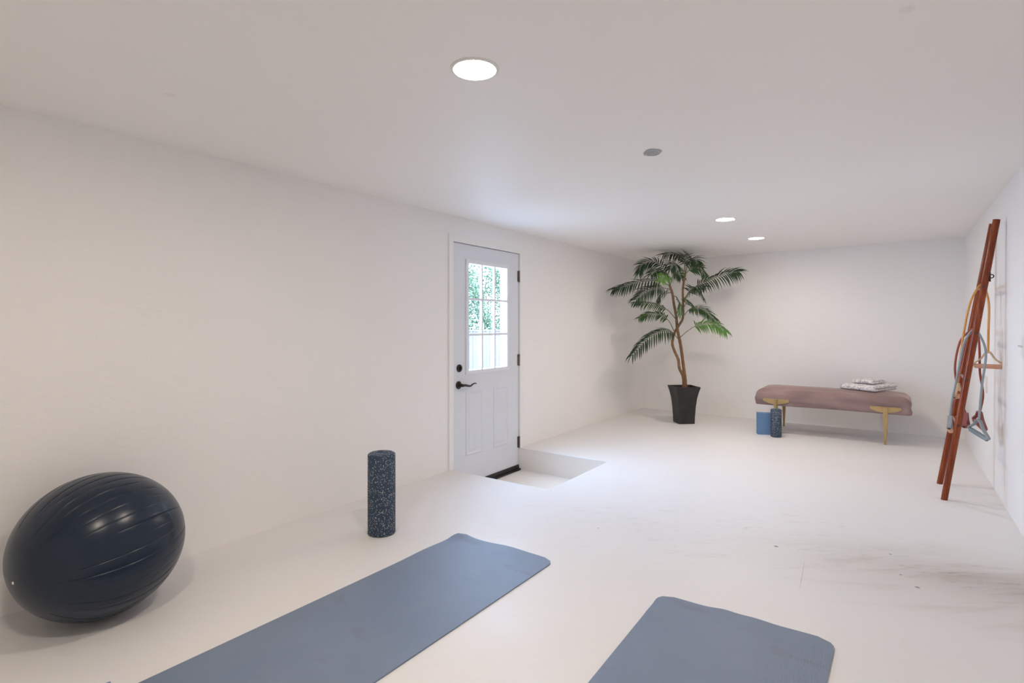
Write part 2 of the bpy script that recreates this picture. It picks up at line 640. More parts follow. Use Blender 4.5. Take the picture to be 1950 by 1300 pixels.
# floor with the step-down well in front of the door
bm = bmesh.new()
As = [AREAR - T, PA0, PA1, AB_L + T]
Ns = [NL, PN1, NR + T]
grid = [[bm.verts.new(R(a, n, 0)) for n in Ns] for a in As]
for i in range(3):
    for j in range(2):
        if i == 1 and j == 0:
            continue
        bm.faces.new((grid[i][j], grid[i][j + 1], grid[i + 1][j + 1], grid[i + 1][j]))
pit = {(i, j): bm.verts.new(R(As[i], Ns[j], PIT_Z)) for i in (1, 2) for j in (0, 1)}
f1 = bm.faces.new((grid[1][0], grid[1][1], pit[(1, 1)], pit[(1, 0)]))
f2 = bm.faces.new((grid[1][1], grid[2][1], pit[(2, 1)], pit[(1, 1)]))
f3 = bm.faces.new((grid[2][1], grid[2][0], pit[(2, 0)], pit[(2, 1)]))
f4 = bm.faces.new((pit[(1, 0)], pit[(1, 1)], pit[(2, 1)], pit[(2, 0)]))
bmesh.ops.recalc_face_normals(bm, faces=bm.faces[:])
rim = [e for e in bm.edges if (f1 in e.link_faces or f2 in e.link_faces or f3 in e.link_faces) and f4 not in e.link_faces and len(e.link_faces) == 2
       and abs(e.verts[0].co.z) < 1e-6 and abs(e.verts[1].co.z) < 1e-6]
for f in (f1, f2, f3, f4):
    f.material_index = 1
bmesh.ops.bevel(bm, geom=rim, offset=0.014, segments=3, profile=0.5, affect='EDGES', material=0)
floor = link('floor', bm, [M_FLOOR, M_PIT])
sol = floor.modifiers.new('thickness', 'SOLIDIFY')
sol.thickness = 0.08
sol.offset = -1.0
tag(floor, 'white painted floor, scuffed, soiled and darkened with painted shade beside the right wall, with a sunken well at the door', 'floor', kind='structure')

# left wall with the door opening
DA0, DA1, DZ0, DZ1 = 3.296, 4.264, -0.30, 1.836
bm = bmesh.new()
rbox(bm, AREAR - T, DA0, NL - T, NL, -0.30, ZC)
rbox(bm, DA1, AB_L + T, NL - T, NL, -0.30, ZC)
rbox(bm, DA0, DA1, NL - T, NL, DZ1, ZC)
wl = link('wall_left', bm, M_WALL)
tag(wl, 'long white plastered wall on the left that holds the panelled door', 'wall', kind='structure')
bm = bmesh.new()
rbox(bm, AREAR - T, AB_L, NR, NR + T, -0.10, ZC)
wr = link('wall_right', bm, M_WALL)
tag(wr, 'white plastered wall on the right behind the leaning ladder', 'wall', kind='structure')
bm = bmesh.new()
q = [R(AB_L, NL - T, -0.1), R(AB_R, NR + T, -0.1), R(AB_R + T, NR + T, -0.1), R(AB_L + T, NL - T, -0.1)]
add_prism(bm, q, Vector((0, 0, ZC + 0.1)))
wb = link('wall_back', bm, M_WALL)
tag(wb, 'white plastered far wall behind the bench and the palm', 'wall', kind='structure')
bm = bmesh.new()
rbox(bm, AREAR - T, AREAR, NL, NR, -0.1, ZC)
wrear = link('wall_rear', bm, M_WALL)
tag(wrear, 'white plastered wall behind the camera, opposite the far wall', 'wall', kind='structure')
bm = bmesh.new()
rbox(bm, AREAR - T, AB_L + T, NL - T, NR + T, ZC, ZC + 0.15)
ce = link('ceiling', bm, M_CEIL)
tag(ce, 'low white ceiling with round recessed lamps', 'ceiling', kind='structure')

# door casing
SA0, SA1 = 3.310, 4.250
bm = bmesh.new()
rbox(bm, DA0 - 0.040, SA0 - 0.004, NL, NL + 0.012, 0.0005, 1.886)
rbox(bm, SA1 + 0.004, DA1 + 0.034, NL, NL + 0.012, 0.0005, 1.886)
rbox(bm, SA0 - 0.004, SA1 + 0.004, NL, NL + 0.012, 1.829, 1.886)
rbox(bm, DA0, SA0 - 0.004, NL - T, NL, PIT_Z, 1.829)          # jambs
rbox(bm, SA1 + 0.004, DA1, NL - T, NL, PIT_Z, 1.829)
rbox(bm, DA0, DA1, NL - T, NL, 1.829, DZ1)
rbox(bm, SA0 - 0.004, SA0 + 0.012, NL - T, NL - 0.054, PIT_Z, 1.829)   # stops
rbox(bm, SA1 - 0.012, SA1 + 0.004, NL - T, NL - 0.054, PIT_Z, 1.829)
rbox(bm, SA0 - 0.004, SA1 + 0.004, NL - T, NL - 0.054, 1.812, 1.829)
tr = link('trim_1', bm, M_TRIM)
tag(tr, 'narrow cream white casing around the panelled door', 'trim', kind='structure')

# ------------------------------------------------------------------ the door
NS = NL - 0.006                                  # slab front face
ST = 0.044
door = empty('door_1', R((SA0 + SA1) / 2, NS, PIT_Z))
tag(door, 'pale blue white panelled door with a nine pane window and dark lever handle', 'door', kind='structure')
DINV = Matrix.Translation(-door.location)


def dlink(name, bm, mats, parent=None, **kw):
    bm.transform(DINV)
    return link(name, bm, mats, parent or door, **kw)


WA0, WA1, WZ0, WZ1 = 3.476, 4.084, 0.7475, 1.703
DB0, DTOP = -0.160, 1.824
bm = bmesh.new()
# slab built from rails and stiles round the window and two recessed panels
xs = [SA0, WA0 + 0.014, 3.704, 3.856, WA1 - 0.014, SA1]
pz0, pz1 = 0.070, 0.604
rbox(bm, SA0, WA0 + 0.014, NS - ST, NS, DB0, DTOP)
rbox(bm, WA1 - 0.014, SA1, NS - ST, NS, DB0, DTOP)
rbox(bm, WA0 + 0.014, WA1 - 0.014, NS - ST, NS, WZ1 - 0.014, DTOP)
rbox(bm, WA0 + 0.014, WA1 - 0.014, NS - ST, NS, DB0, WZ0 + 0.014)
dlink('slab', bm, M_DOOR)
for (a0, a1) in ((3.476, 3.704), (3.856, 4.084)):
    bm = bmesh.new()
    # embossed panel: raised outer bead, sunk groove, raised field
    loops = [(0.0, 0.0004), (0.006, 0.0065), (0.014, 0.0065), (0.022, 0.0012), (0.034, 0.0012), (0.052, 0.0055)]
    rings = []
    for ins, dpt in loops:
        rings.append([bm.verts.new(R(a, NS + dpt, z)) for a, z in ((a0 + ins, pz0 + ins), (a1 - ins, pz0 + ins), (a1 - ins, pz1 - ins), (a0 + ins, pz1 - ins))])
    for r0, r1 in zip(rings, rings[1:]):
        for k in range(4):
            bm.faces.new((r0[k], r0[(k + 1) % 4], r1[(k + 1) % 4], r1[k]))
    bm.faces.new(rings[-1])
    dlink('panel', bm, M_DOOR)
# window surround and muntins
bm = bmesh.new()
FW = 0.032
for (a0, a1, z0, z1) in ((WA0, WA0 + FW, WZ0, WZ1), (WA1 - FW, WA1, WZ0, WZ1), (WA0 + FW, WA1 - FW, WZ0, WZ0 + FW), (WA0 + FW, WA1 - FW, WZ1 - FW, WZ1)):
    rbox(bm, a0, a1, NS - ST - 0.010, NS + 0.011, z0, z1)
bevel(bm, 0.003, 2)
wf = dlink('window_frame', bm, M_DOORFRAME)
ga0, ga1, gz0, gz1 = WA0 + FW, WA1 - FW, WZ0 + FW, WZ1 - FW
bm = bmesh.new()
MW = 0.0095
for k in (1, 2):
    a = ga0 + (ga1 - ga0) * k / 3
    rbox(bm, a - MW, a + MW, NS - 0.010, NS + 0.008, gz0, gz1)
    z = gz0 + (gz1 - gz0) * k / 3
    rbox(bm, ga0, ga1, NS - 0.0095, NS + 0.0075, z - MW, z + MW)
dlink('window_grille', bm, M_DOORFRAME, wf)
bm = bmesh.new()
add_prism(bm, [R(ga0, NS - 0.013, gz0), R(ga1, NS - 0.013, gz0), R(ga1, NS - 0.013, gz1), R(ga0, NS - 0.013, gz1)], -N * 0.004)
dlink('glass', bm, M_GLASS, wf)
# sweep at the foot
bm = bmesh.new()
rbox(bm, SA0 + 0.004, SA1 - 0.004, NS - 0.04, NS + 0.010, PIT_Z + 0.012, DB0 + 0.004)
rbox(bm, SA0 + 0.004, SA1 - 0.004, NS - 0.05, NS + 0.030, PIT_Z + 0.001, PIT_Z + 0.016)
bevel(bm, 0.003, 1)
dlink('door_sweep', bm, M_BLACK)
for zc in (1.615, 0.828, 0.055):
    bm = bmesh.new()
    c = R(SA1 + 0.003, NS + 0.010, zc)
    for k in range(5):
        z0 = zc - 0.052 + k * 0.0208
        add_tube(bm, [R(SA1 + 0.003, NS + 0.010, z0), R(SA1 + 0.003, NS + 0.010, z0 + 0.0198)], 0.0075, 12)
    add_tube(bm, [R(SA1 + 0.003, NS + 0.010, zc - 0.056), R(SA1 + 0.003, NS + 0.010, zc + 0.056)], 0.0045, 10)
    rbox(bm, SA1 - 0.020, SA1 + 0.003, NS, NS + 0.004, zc - 0.051, zc + 0.051)
    dlink('hinge', bm, M_HINGE)
# bolt and lever
ROT_N = Matrix.Rotation(ROOM_ROT, 4, 'Z') @ Matrix.Rotation(math.radians(90), 4, 'Y')   # local z -> n


def on_door(a, z):
    return Matrix.Translation(R(a, NS, z)) @ ROT_N


bm = bmesh.new()
lathe(bm, [(0.0, 0.0), (0.031, 0.0), (0.032, 0.005), (0.029, 0.011), (0.022, 0.013), (0.020, 0.013), (0.0, 0.016)], 32, on_door(3.394, 0.805))
db = dlink('deadbolt', bm, M_BRONZE, smooth=True, sharp=40)
bm = bmesh.new()
c = R(3.394, NS + 0.022, 0.805)
add_tube(bm, [c - Vector((0, 0, 0.014)), c - Vector((0, 0, 0.004)), c + Vector((0, 0, 0.004)), c + Vector((0, 0, 0.014))], [0.004, 0.006, 0.006, 0.004], 12)
dlink('thumb_turn', bm, M_BRONZE, db, smooth=True)
bm = bmesh.new()
lathe(bm, [(0.0, 0.0), (0.032, 0.0), (0.033, 0.006), (0.028, 0.012), (0.016, 0.014), (0.013, 0.030), (0.013, 0.050), (0.0, 0.052)], 32, on_door(3.386, 0.668))
dh = dlink('door_handle', bm, M_BRONZE, smooth=True, sharp=40)
bm = bmesh.new()
lv = spline([R(3.386, NS + 0.046, 0.668), R(3.42, NS + 0.052, 0.667), R(3.455, NS + 0.050, 0.659), R(3.488, NS + 0.046, 0.657), R(3.515, NS + 0.046, 0.668), R(3.545, NS + 0.046, 0.673), R(3.562, NS + 0.047, 0.668)], 6)
add_tube(bm, lv, [0.0115 - 0.0075 * (i / (len(lv) - 1)) ** 1.2 for i in range(len(lv))], 12)
dlink('lever', bm, M_BRONZE, dh, smooth=True)


# ------------------------------------------------------------------ recessed lamps
def downlight(loc, label):
    t = empty('recessed_light', loc)
    tag(t, label, 'ceiling light', 'round recessed ceiling lights')
    bm = bmesh.new()
    lathe(bm, [(0.070, -0.003), (0.0735, -0.006), (0.082, -0.004), (0.0835, 0.0), (0.070, 0.0), (0.070, -0.003)], 64)
    link('trim_ring', bm, M_PLATE, t, True, sharp=40)
    bm = bmesh.new()
    lathe(bm, [(0.0, -0.0062), (0.030, -0.0058), (0.055, -0.0048), (0.066, -0.0036), (0.0695, -0.0030), (0.0695, -0.0005), (0.0, -0.0005)], 64)
    link('diffuser', bm, M_LAMP, t, True)
    return t


NLIGHT = -1.165
downlight(P(904, 131, ZC), 'large looking lit round recessed light nearest the camera, above the mats')
downlight(P(1381, 417, ZC), 'lit round recessed light in the far half, nearer the camera of the far pair')
downlight(P(1440, 453, ZC), 'lit round recessed light closest to the far wall, above the bench')
downlight(R(0.245, NLIGHT, ZC), 'lit round recessed light behind the camera, out of the picture')

# ceiling junction cover
bm = bmesh.new()
outl = [(150, 185), (162, 172), (190, 150), (215, 141), (250, 138), (300, 141), (340, 147), (357, 160), (345, 176), (320, 195), (295, 207), (260, 213), (215, 212), (165, 210), (153, 198)]
pts = [P(1200 + x / 5.91, 260 + y / 5.91, ZC - 0.001) for x, y in outl]
cov = empty('ceiling_box_cover', P(1243, 289.5, ZC))
tag(cov, 'small grey metal box cover screwed to the bare ceiling', 'cover plate')
CINV = Matrix.Translation(-cov.location)
add_prism(bm, pts, Vector((0, 0, -0.003)))
bm.transform(CINV)
link('plate', bm, M_METALPLATE, cov)
cc = P(1243.5, 290, ZC)
bm = bmesh.new()
lathe(bm, [(0.0, -0.013), (0.012, -0.012), (0.022, -0.008), (0.026, -0.0035), (0.0, -0.0035)], 24, Matrix.Translation((0, 0, 0)))
link('boss', bm, M_METALPLATE, cov, True, sharp=40)
for (x, y) in ((330, 160), (182, 198)):
    bm = bmesh.new()
    lathe(bm, [(0.0, -0.0075), (0.005, -0.0065), (0.0065, -0.0035), (0.0, -0.0035)], 16, Matrix.Translation(P(1200 + x / 5.91, 260 + y / 5.91, ZC) - cov.location))
    link('screw', bm, M_SCREW, cov, True)


# wall plates on the right wall
def right_wall(px, py):
    k = (px - 975) / F
    y = NR / (N.x * k + N.y)
    return D(px, py, y)


w0 = right_wall(1879, 732)
a0 = w0.dot(A)
bm = bmesh.new()
rbox(bm, a0 - 0.036, a0 + 0.036, NR - 0.006, NR, w0.z - 0.062, w0.z + 0.062)
bevel(bm, 0.003, 2)
o = link('wall_plate', bm, M_PLATE2)
tag(o, 'blank white cover plate low on the right wall behind the ladder', 'wall plate')
w1 = right_wall(1948, 661)
a1 = w1.dot(A) - 0.036
sw = empty('light_switch', R(a1, NR, w1.z))
tag(sw, 'white toggle light switch on the right wall at the picture edge', 'switch')
SINV = Matrix.Translation(-sw.location)
bm = bmesh.new()
rbox(bm, a1 - 0.036, a1 + 0.036, NR - 0.006, NR, w1.z - 0.058, w1.z + 0.058)
bevel(bm, 0.003, 2)
bm.transform(SINV)
link('switch_plate', bm, M_PLATE, sw)
bm = bmesh.new()
tg = [R(a1 - 0.005, NR - 0.006, w1.z - 0.004), R(a1 - 0.005, NR - 0.006, w1.z + 0.010), R(a1 - 0.005, NR - 0.026, w1.z + 0.014), R(a1 - 0.005, NR - 0.027, w1.z + 0.006)]
add_prism(bm, tg, A * 0.010)
bm.transform(SINV)
link('toggle', bm, M_PLATE, sw)

# ================================================================== OUTSIDE THE DOOR
bm = bmesh.new()
add_prism(bm, [R(-2, NL - T - 0.005, -0.42), R(16, NL - T - 0.005, -0.42), R(16, NL - 12, -0.42), R(-2, NL - 12, -0.42)], Vector((0, 0, 0.12)))
o = link('ground', bm, M_GROUND)
tag(o, 'pale gravel yard outside the panelled door', 'ground', kind='structure')
GZ = -0.30
# fence runs parallel to the wall of the room
FN = NL - T - 6.0
fence = empty('wooden_fence', R(10.0, FN, GZ))
tag(fence, 'weathered pale board fence seen through the door window, below the hedge', 'fence')
FINV = Matrix.Translation(-fence.location)
a = 5.0
k = 0
rs = random.Random(3)
while a < 15.0:
    w = 0.138
    bm = bmesh.new()
    top = 0.985 + rs.uniform(-0.008, 0.008)
    rbox(bm, a, a + w, FN - 0.02, FN, GZ, top)
    bm.transform(FINV)
    link('board', bm, M_FENCE, fence)
    a += w + rs.uniform(0.004, 0.010)
bm = bmesh.new()
for z in (0.0, 0.85):
    rbox(bm, 5.0, 15.0, FN - 0.06, FN - 0.02, z, z + 0.09)
rbox(bm, 5.0, 15.0, FN - 0.05, FN + 0.045, 0.993, 1.028)
bm.transform(FINV)
link('rail', bm, M_FENCE, fence)
# white post
bm = bmesh.new()
pp = D(957, 600, 6.15)
add_box(bm, (pp.x - 0.026, pp.y - 0.045, GZ), (pp.x + 0.026, pp.y + 0.045, 2.9))
bevel(bm, 0.006, 2)
o = link('post', bm, M_WHITEPOST)
tag(o, 'white painted post standing just outside the door window, at its right', 'post')
# hedge of loose leaves behind the fence
bm = bmesh.new()
rh = random.Random(5)
HN = FN - 0.55
for i in range(90000):
    a = rh.uniform(4.0, 16.5)
    t = rh.random()
    z = 0.3 + 2.65 * t + 0.12 * math.sin(a * 3.3)
    bulge = 0.34 * math.sin(a * 2.1) * math.sin(z * 2.7) + 0.18 * math.sin(a * 5.3 + z * 4.1)
    n_ = HN + rh.uniform(-0.30, 0.12) + bulge * 0.5
    c = R(a, n_, z)
    L, W = rh.uniform(0.04, 0.09), rh.uniform(0.014, 0.028)
    d = Vector((rh.uniform(-1, 1), rh.uniform(-1, 1), rh.uniform(-0.8, 0.8))).normalized()
    s = d.cross(Vector((rh.uniform(-1, 1), rh.uniform(-1, 1), rh.uniform(-1, 1)))).normalized()
    u = d.cross(s)
    v = [bm.verts.new(c - d * L * 0.5), bm.verts.new(c + s * W + u * 0.006), bm.verts.new(c + d * L * 0.5), bm.verts.new(c - s * W + u * 0.006)]
    bm.faces.new(v)
hedge = link('hedge', bm, M_HEDGE)
tag(hedge, 'leafy bright green hedge above the fence, seen through the door window', 'hedge')
bm = bmesh.new()
for i in range(11):
    a = 4.4 + i * 1.15
    b0 = R(a, HN - 0.1, GZ)
    add_tube(bm, spline([b0, b0 + Vector((0.05, 0.03, 0.9)), b0 + Vector((-0.06, 0.05, 1.8)), b0 + Vector((0.04, -0.02, 2.8))], 4), 0.02, 8)
link('stem', bm, M_TWIG, hedge)
# sky portal in the door window (guides the sampling of the sky only)
pl = bpy.data.lights.new('door_window_portal', 'AREA')
pl.shape = 'RECTANGLE'
pl.size = ga1 - ga0
pl.size_y = gz1 - gz0
pl.cycles.is_portal = True
po = bpy.data.objects.new('door_window_portal', pl)
COL.objects.link(po)
po.location = R((ga0 + ga1) / 2, NS - 0.06, (gz0 + gz1) / 2)
po.rotation_euler = N.to_track_quat('-Z', 'Z').to_euler()

# ================================================================== EXERCISE BALL
BR_, BSQ = 0.2904, 0.96
ball = empty('exercise_ball', (-1.6524, 2.1973, 0.0))
tag(ball, 'large dark navy inflated exercise ball with ribbed grooves on the floor by the left wall', 'exercise ball')
# pole axis points from the valve (front left, low) to the far right
bc = Vector((-1.6524, 2.1973, BR_ * BSQ))
ray = (D(25, 1110, 2.0) - Vector((0, 0, CAMH))).normalized()
oc = Vector((0, 0, CAMH)) - bc
# work in the frame where the slightly flattened ball is round
rs_, os_ = Vector((ray.x, ray.y, ray.z / BSQ)), Vector((oc.x, oc.y, oc.z / BSQ))
qa, qb, qc = rs_.dot(rs_), 2 * rs_.dot(os_), os_.dot(os_) - BR_ ** 2
disc = max(0.0, qb * qb - 4 * qa * qc)
hit = os_ + rs_ * ((-qb - math.sqrt(disc)) / (2 * qa))
axis = -hit.normalized()
bm = bmesh.new()
s_, u_ = frame_at(axis)
NLAT, NLON = 84, 1280
DEPTH = [random.Random(j * 13 + 5).choice((0.25, 0.6, 0.8, 1.0, 1.0)) for j in range(60)]
SPAN = [(random.Random(j * 7 + 1).uniform(0.14, 0.42) * math.pi, random.Random(j * 7 + 2).uniform(0.55, 0.88) * math.pi) for j in range(60)]
rings = []
NR_ = 40
for i in range(NLAT + 1):
    th = math.pi * i / NLAT
    ring = []
    if i in (0, NLAT):
        d = -axis if i == 0 else axis
        ring = [bm.verts.new(d * BR_)]
    else:
        for k in range(NLON):
            ph = 2 * math.pi * k / NLON
            # grooves: fine meridian creases, each with its own span between the poles
            g = ph * NR_ / (2 * math.pi)
            j = int(round(g)) % NR_
            x = abs(g - round(g))
            st, en = SPAN[j]
            fade = max(0.0, min(1.0, (th - st) / 0.25)) * max(0.0, min(1.0, (en - th) / 0.25))
            r = BR_ - DEPTH[j] * fade * (0.0034 * math.exp(-(x / 0.045) ** 2) + 0.0006 * math.exp(-(x / 0.2) ** 2))
            d = -axis * math.cos(th) + (s_ * math.cos(ph) + u_ * math.sin(ph)) * math.sin(th)
            ring.append(bm.verts.new(d * r))
    rings.append(ring)
for a, b in zip(rings, rings[1:]):
    for k in range(NLON):
        if len(a) == 1:
            bm.faces.new((a[0], b[(k + 1) % NLON], b[k]))
        elif len(b) == 1:
            bm.faces.new((a[k], a[(k + 1) % NLON], b[0]))
        else:
            bm.faces.new((a[k], a[(k + 1) % NLON], b[(k + 1) % NLON], b[k]))
for v in bm.verts:
    v.co.z = v.co.z * BSQ + BR_ * BSQ
    if v.co.z < 0.004:
        v.co.z = 0.0015
link('shell', bm, M_BALL, ball, True)
bm = bmesh.new()
vd = -axis
vp = Vector((vd.x * BR_, vd.y * BR_, vd.z * BR_ * BSQ + BR_ * BSQ))
MV = Matrix.Translation(vp) @ Vector((vd.x, vd.y, vd.z / BSQ)).to_track_quat('Z', 'Y').to_matrix().to_4x4()
lathe(bm, [(0.0, -0.004), (0.0055, -0.004), (0.0055, 0.0012), (0.004, 0.0022), (0.0, 0.0022)], 20, MV)
o = link('valve_plug', bm, M_PLATE, ball, True, sharp=40)
o['label'] = 'white valve plug'


# ================================================================== FOAM ROLLERS
def roller(loc, r, h, label):
    bm = bmesh.new()
    lathe(bm, [(0.0, 0.0), (r - 0.006, 0.0), (r, 0.006), (r * 1.006, h * 0.5), (r, h - 0.010), (r - 0.003, h - 0.004), (r - 0.010, h), (r * 0.62, h - 0.002), (r * 0.5, h - 0.006), (0.0, h - 0.007)], 64)
    o = link('foam_roller', bm, M_ROLLER, None, True, loc, sharp=50)
    tag(o, label, 'foam roller', 'speckled foam rollers')
    return o


roller((-0.727, 3.045, 0.0), 0.0755, 0.447, 'tall speckled dark blue foam roller standing alone near the left wall')
roller((2.735, 5.655, 0.0), 0.052, 0.288, 'short speckled blue foam roller standing before the bench leg beside the blue block')


# ================================================================== YOGA MATS
def yoga_mat(c0, c1, l0, r0, length, label, waves, curl):
    """c0/c1 far-left / far-right corners, l0/r0 a point further along each side"""
    c0, c1 = Vector(c0), Vector(c1)
    w = (c1 - c0).length
    ux = (c1 - c0).normalized()
    vl = (Vector(l0) - c0).normalized()
    vr = (Vector(r0) - c1).normalized()
    NX, NY, TH = 40, 96, 0.0055
    rad = 0.058
    def pt(u, v):
        x, y = u * w, v * length
        # rounded corners
        ex = min(x, w - x)
        ey = min(y, length - y)
        p = c0 + ux * x + (vl * (1 - u) + vr * u) * y
        return p
    rows = []
    bm = bmesh.new()
    for j in range(NY + 1):
        v = j / NY
        y = v * length
        ey = min(y, length - y)
        ins = 0.0
        if ey < rad:
            ins = rad - math.sqrt(max(0.0, rad * rad - (rad - ey) ** 2))
        row = []
        for i in range(NX + 1):
            u = (ins + (w - 2 * ins) * i / NX) / w
            p = pt(u, v)
            z = 0.0
            for (cu, cv, su, sv, hh) in waves:
                z += hh * math.exp(-((u - cu) / su) ** 2 - ((v - cv) / sv) ** 2)
            z += curl * math.exp(-v / 0.02) * (0.5 + 0.5 * math.sin(u * 17.0))
            row.append(p + Vector((0, 0, max(0.0, z))))
        rows.append(row)
    top = [[bm.verts.new(p + Vector((0, 0, TH + 0.0005))) for p in r_] for r_ in rows]
    bot = [[bm.verts.new(p + Vector((0, 0, 0.0005))) for p in r_] for r_ in rows]
    for j in range(NY):
        for i in range(NX):
            bm.faces.new((top[j][i], top[j][i + 1], top[j + 1][i + 1], top[j + 1][i]))
            bm.faces.new((bot[j][i], bot[j + 1][i], bot[j + 1][i + 1], bot[j][i + 1]))
    for j in range(NY):
        bm.faces.new((top[j][0], top[j + 1][0], bot[j + 1][0], bot[j][0]))
        bm.faces.new((top[j][NX], bot[j][NX], bot[j + 1][NX], top[j + 1][NX]))
    for i in range(NX):
        bm.faces.new((top[0][i], bot[0][i], bot[0][i + 1], top[0][i + 1]))
        bm.faces.new((top[NY][i], top[NY][i + 1], bot[NY][i + 1], bot[NY][i]))
    org = (c0 + c1) / 2 + (vl + vr) * length / 4
    # local x along the mat so that the ribbing runs down its length
    ang = math.atan2(ux.y, ux.x)
    Mi = (Matrix.Translation(org) @ Matrix.Rotation(ang, 4, 'Z')).inverted()
    bm.transform(Mi)
    o = link('yoga_mat', bm, M_MAT, None, True, org, sharp=45)
    o.rotation_euler = (0, 0, ang)
    tag(o, label, 'yoga mat', 'blue grey yoga mats')
    return o


yoga_mat(P(873, 1018.5, 0), P(1057, 1069, 0), P(270, 1300, 0), P(715, 1300, 0), 1.80,
         'slate blue yoga mat lying to the left, between the ball and the other mat',
         [(0.03, 0.005, 0.10, 0.03, 0.014), (0.60, 0.0, 0.16, 0.05, 0.008), (0.0, 0.15, 0.12, 0.06, 0.004)], 0.002)
yoga_mat(P(1258, 1133, 0), P(1592, 1224, 0), P(1122, 1300, 0), P(1575, 1300, 0), 1.80,
         'slate blue yoga mat at the bottom right, with only its rounded far end in view',
         [(0.04, 0.03, 0.05, 0.02, 0.005), (0.40, 0.0, 0.07, 0.03, 0.006), (0.58, 0.015, 0.10, 0.03, 0.007), (0.05, 0.09, 0.05, 0.02, 0.004)], 0.0015)

# blue block that peeks in at the bottom edge
def foam_block(lo, hi, M, label, rad=0.012):
    bm = bmesh.new()
    add_box(bm, lo, hi)
    bevel(bm, rad, 4)
    o = link('yoga_block', bm, M_BLOCK, None, True, sharp=60)
    o.matrix_world = M
    tag(o, label, 'yoga block', 'blue foam yoga blocks')
    return o


# ================================================================== BENCH
BU = Vector((0.8185, -0.5745, 0.0))             # along the bench
BV = Vector((0.5745, 0.8185, 0.0))              # towards the far wall
BROT = math.atan2(BU.y, BU.x)
BFR = Vector((3.611, 5.282, 0.0))               # foot of the near right leg
bench = empty('upholstered_bench', BFR + BU * (-0.482) + BV * 0.25, BROT)
tag(bench, 'mauve velvet upholstered bench on tapered brass legs by the far wall', 'bench')
SL0, SL1 = -0.690, 0.690
SD0, SD1 = -0.272, 0.272
SZ0, SZ1 = 0.300, 0.470
bm = bmesh.new()
rnd = random.Random(2)
HX, HY = (SL1 - SL0) / 2, (SD1 - SD0) / 2
RT = 0.080                                       # rounding of the upholstered top edge


def seat_ring(ins, z, soft):
    """rounded-rectangle ring of the seat, inset by ins, at height z"""
    hx, hy = HX - ins, HY - ins
    rc = max(0.035 - 0.3 * ins, 0.006)
    rc = min(rc, hy * 0.95)
    pts = []
    NXS, NYS, NC = 56, 20, 6
    def side(p0, p1, n):
        return [p0.lerp(p1, k / n) for k in range(n)]
    c = [Vector((hx - rc, -hy + rc, 0)), Vector((hx - rc, hy - rc, 0)), Vector((-hx + rc, hy - rc, 0)), Vector((-hx + rc, -hy + rc, 0))]
    arcs = []
    for q, cc_ in enumerate(c):
        a0_ = -math.pi / 2 + q * math.pi / 2
        arcs.append([cc_ + Vector((math.cos(a0_ + math.pi / 2 * k / NC), math.sin(a0_ + math.pi / 2 * k / NC), 0)) * rc for k in range(NC + 1)])
    for q in range(4):
        pts += arcs[q][:-1]
        pts += side(arcs[q][-1], arcs[(q + 1) % 4][0], NYS if q in (0, 2) else NXS)
    k = (z - SZ0) / (SZ1 - SZ0)
    out = []
    for p in pts:
        p = Vector((p.x, p.y, z))
        if soft:
            # soft rolls along the sides and a sagging hem
            w = max(0.0, 1 - abs(k - 0.35) / 0.5)
            n_ = 0.0065 * math.sin(k * 10.0 + 1.4 * math.sin(p.x * 3.1) + 0.8 * math.sin(p.y * 6)) * w
            e = min(1.0, max(0.0, (abs(p.x) - HX + 0.06) / 0.06))
            if e < 1:
                p.y += n_ * (1 if p.y > 0 else -1) * (1 - e)
            p.x += n_ * (1 if p.x > 0 else -1) * e
            p.z += 0.0045 * math.sin(p.x * 6.0 + 1.0) * max(0.0, 0.5 - k)
        out.append(bm.verts.new(p))
    return out


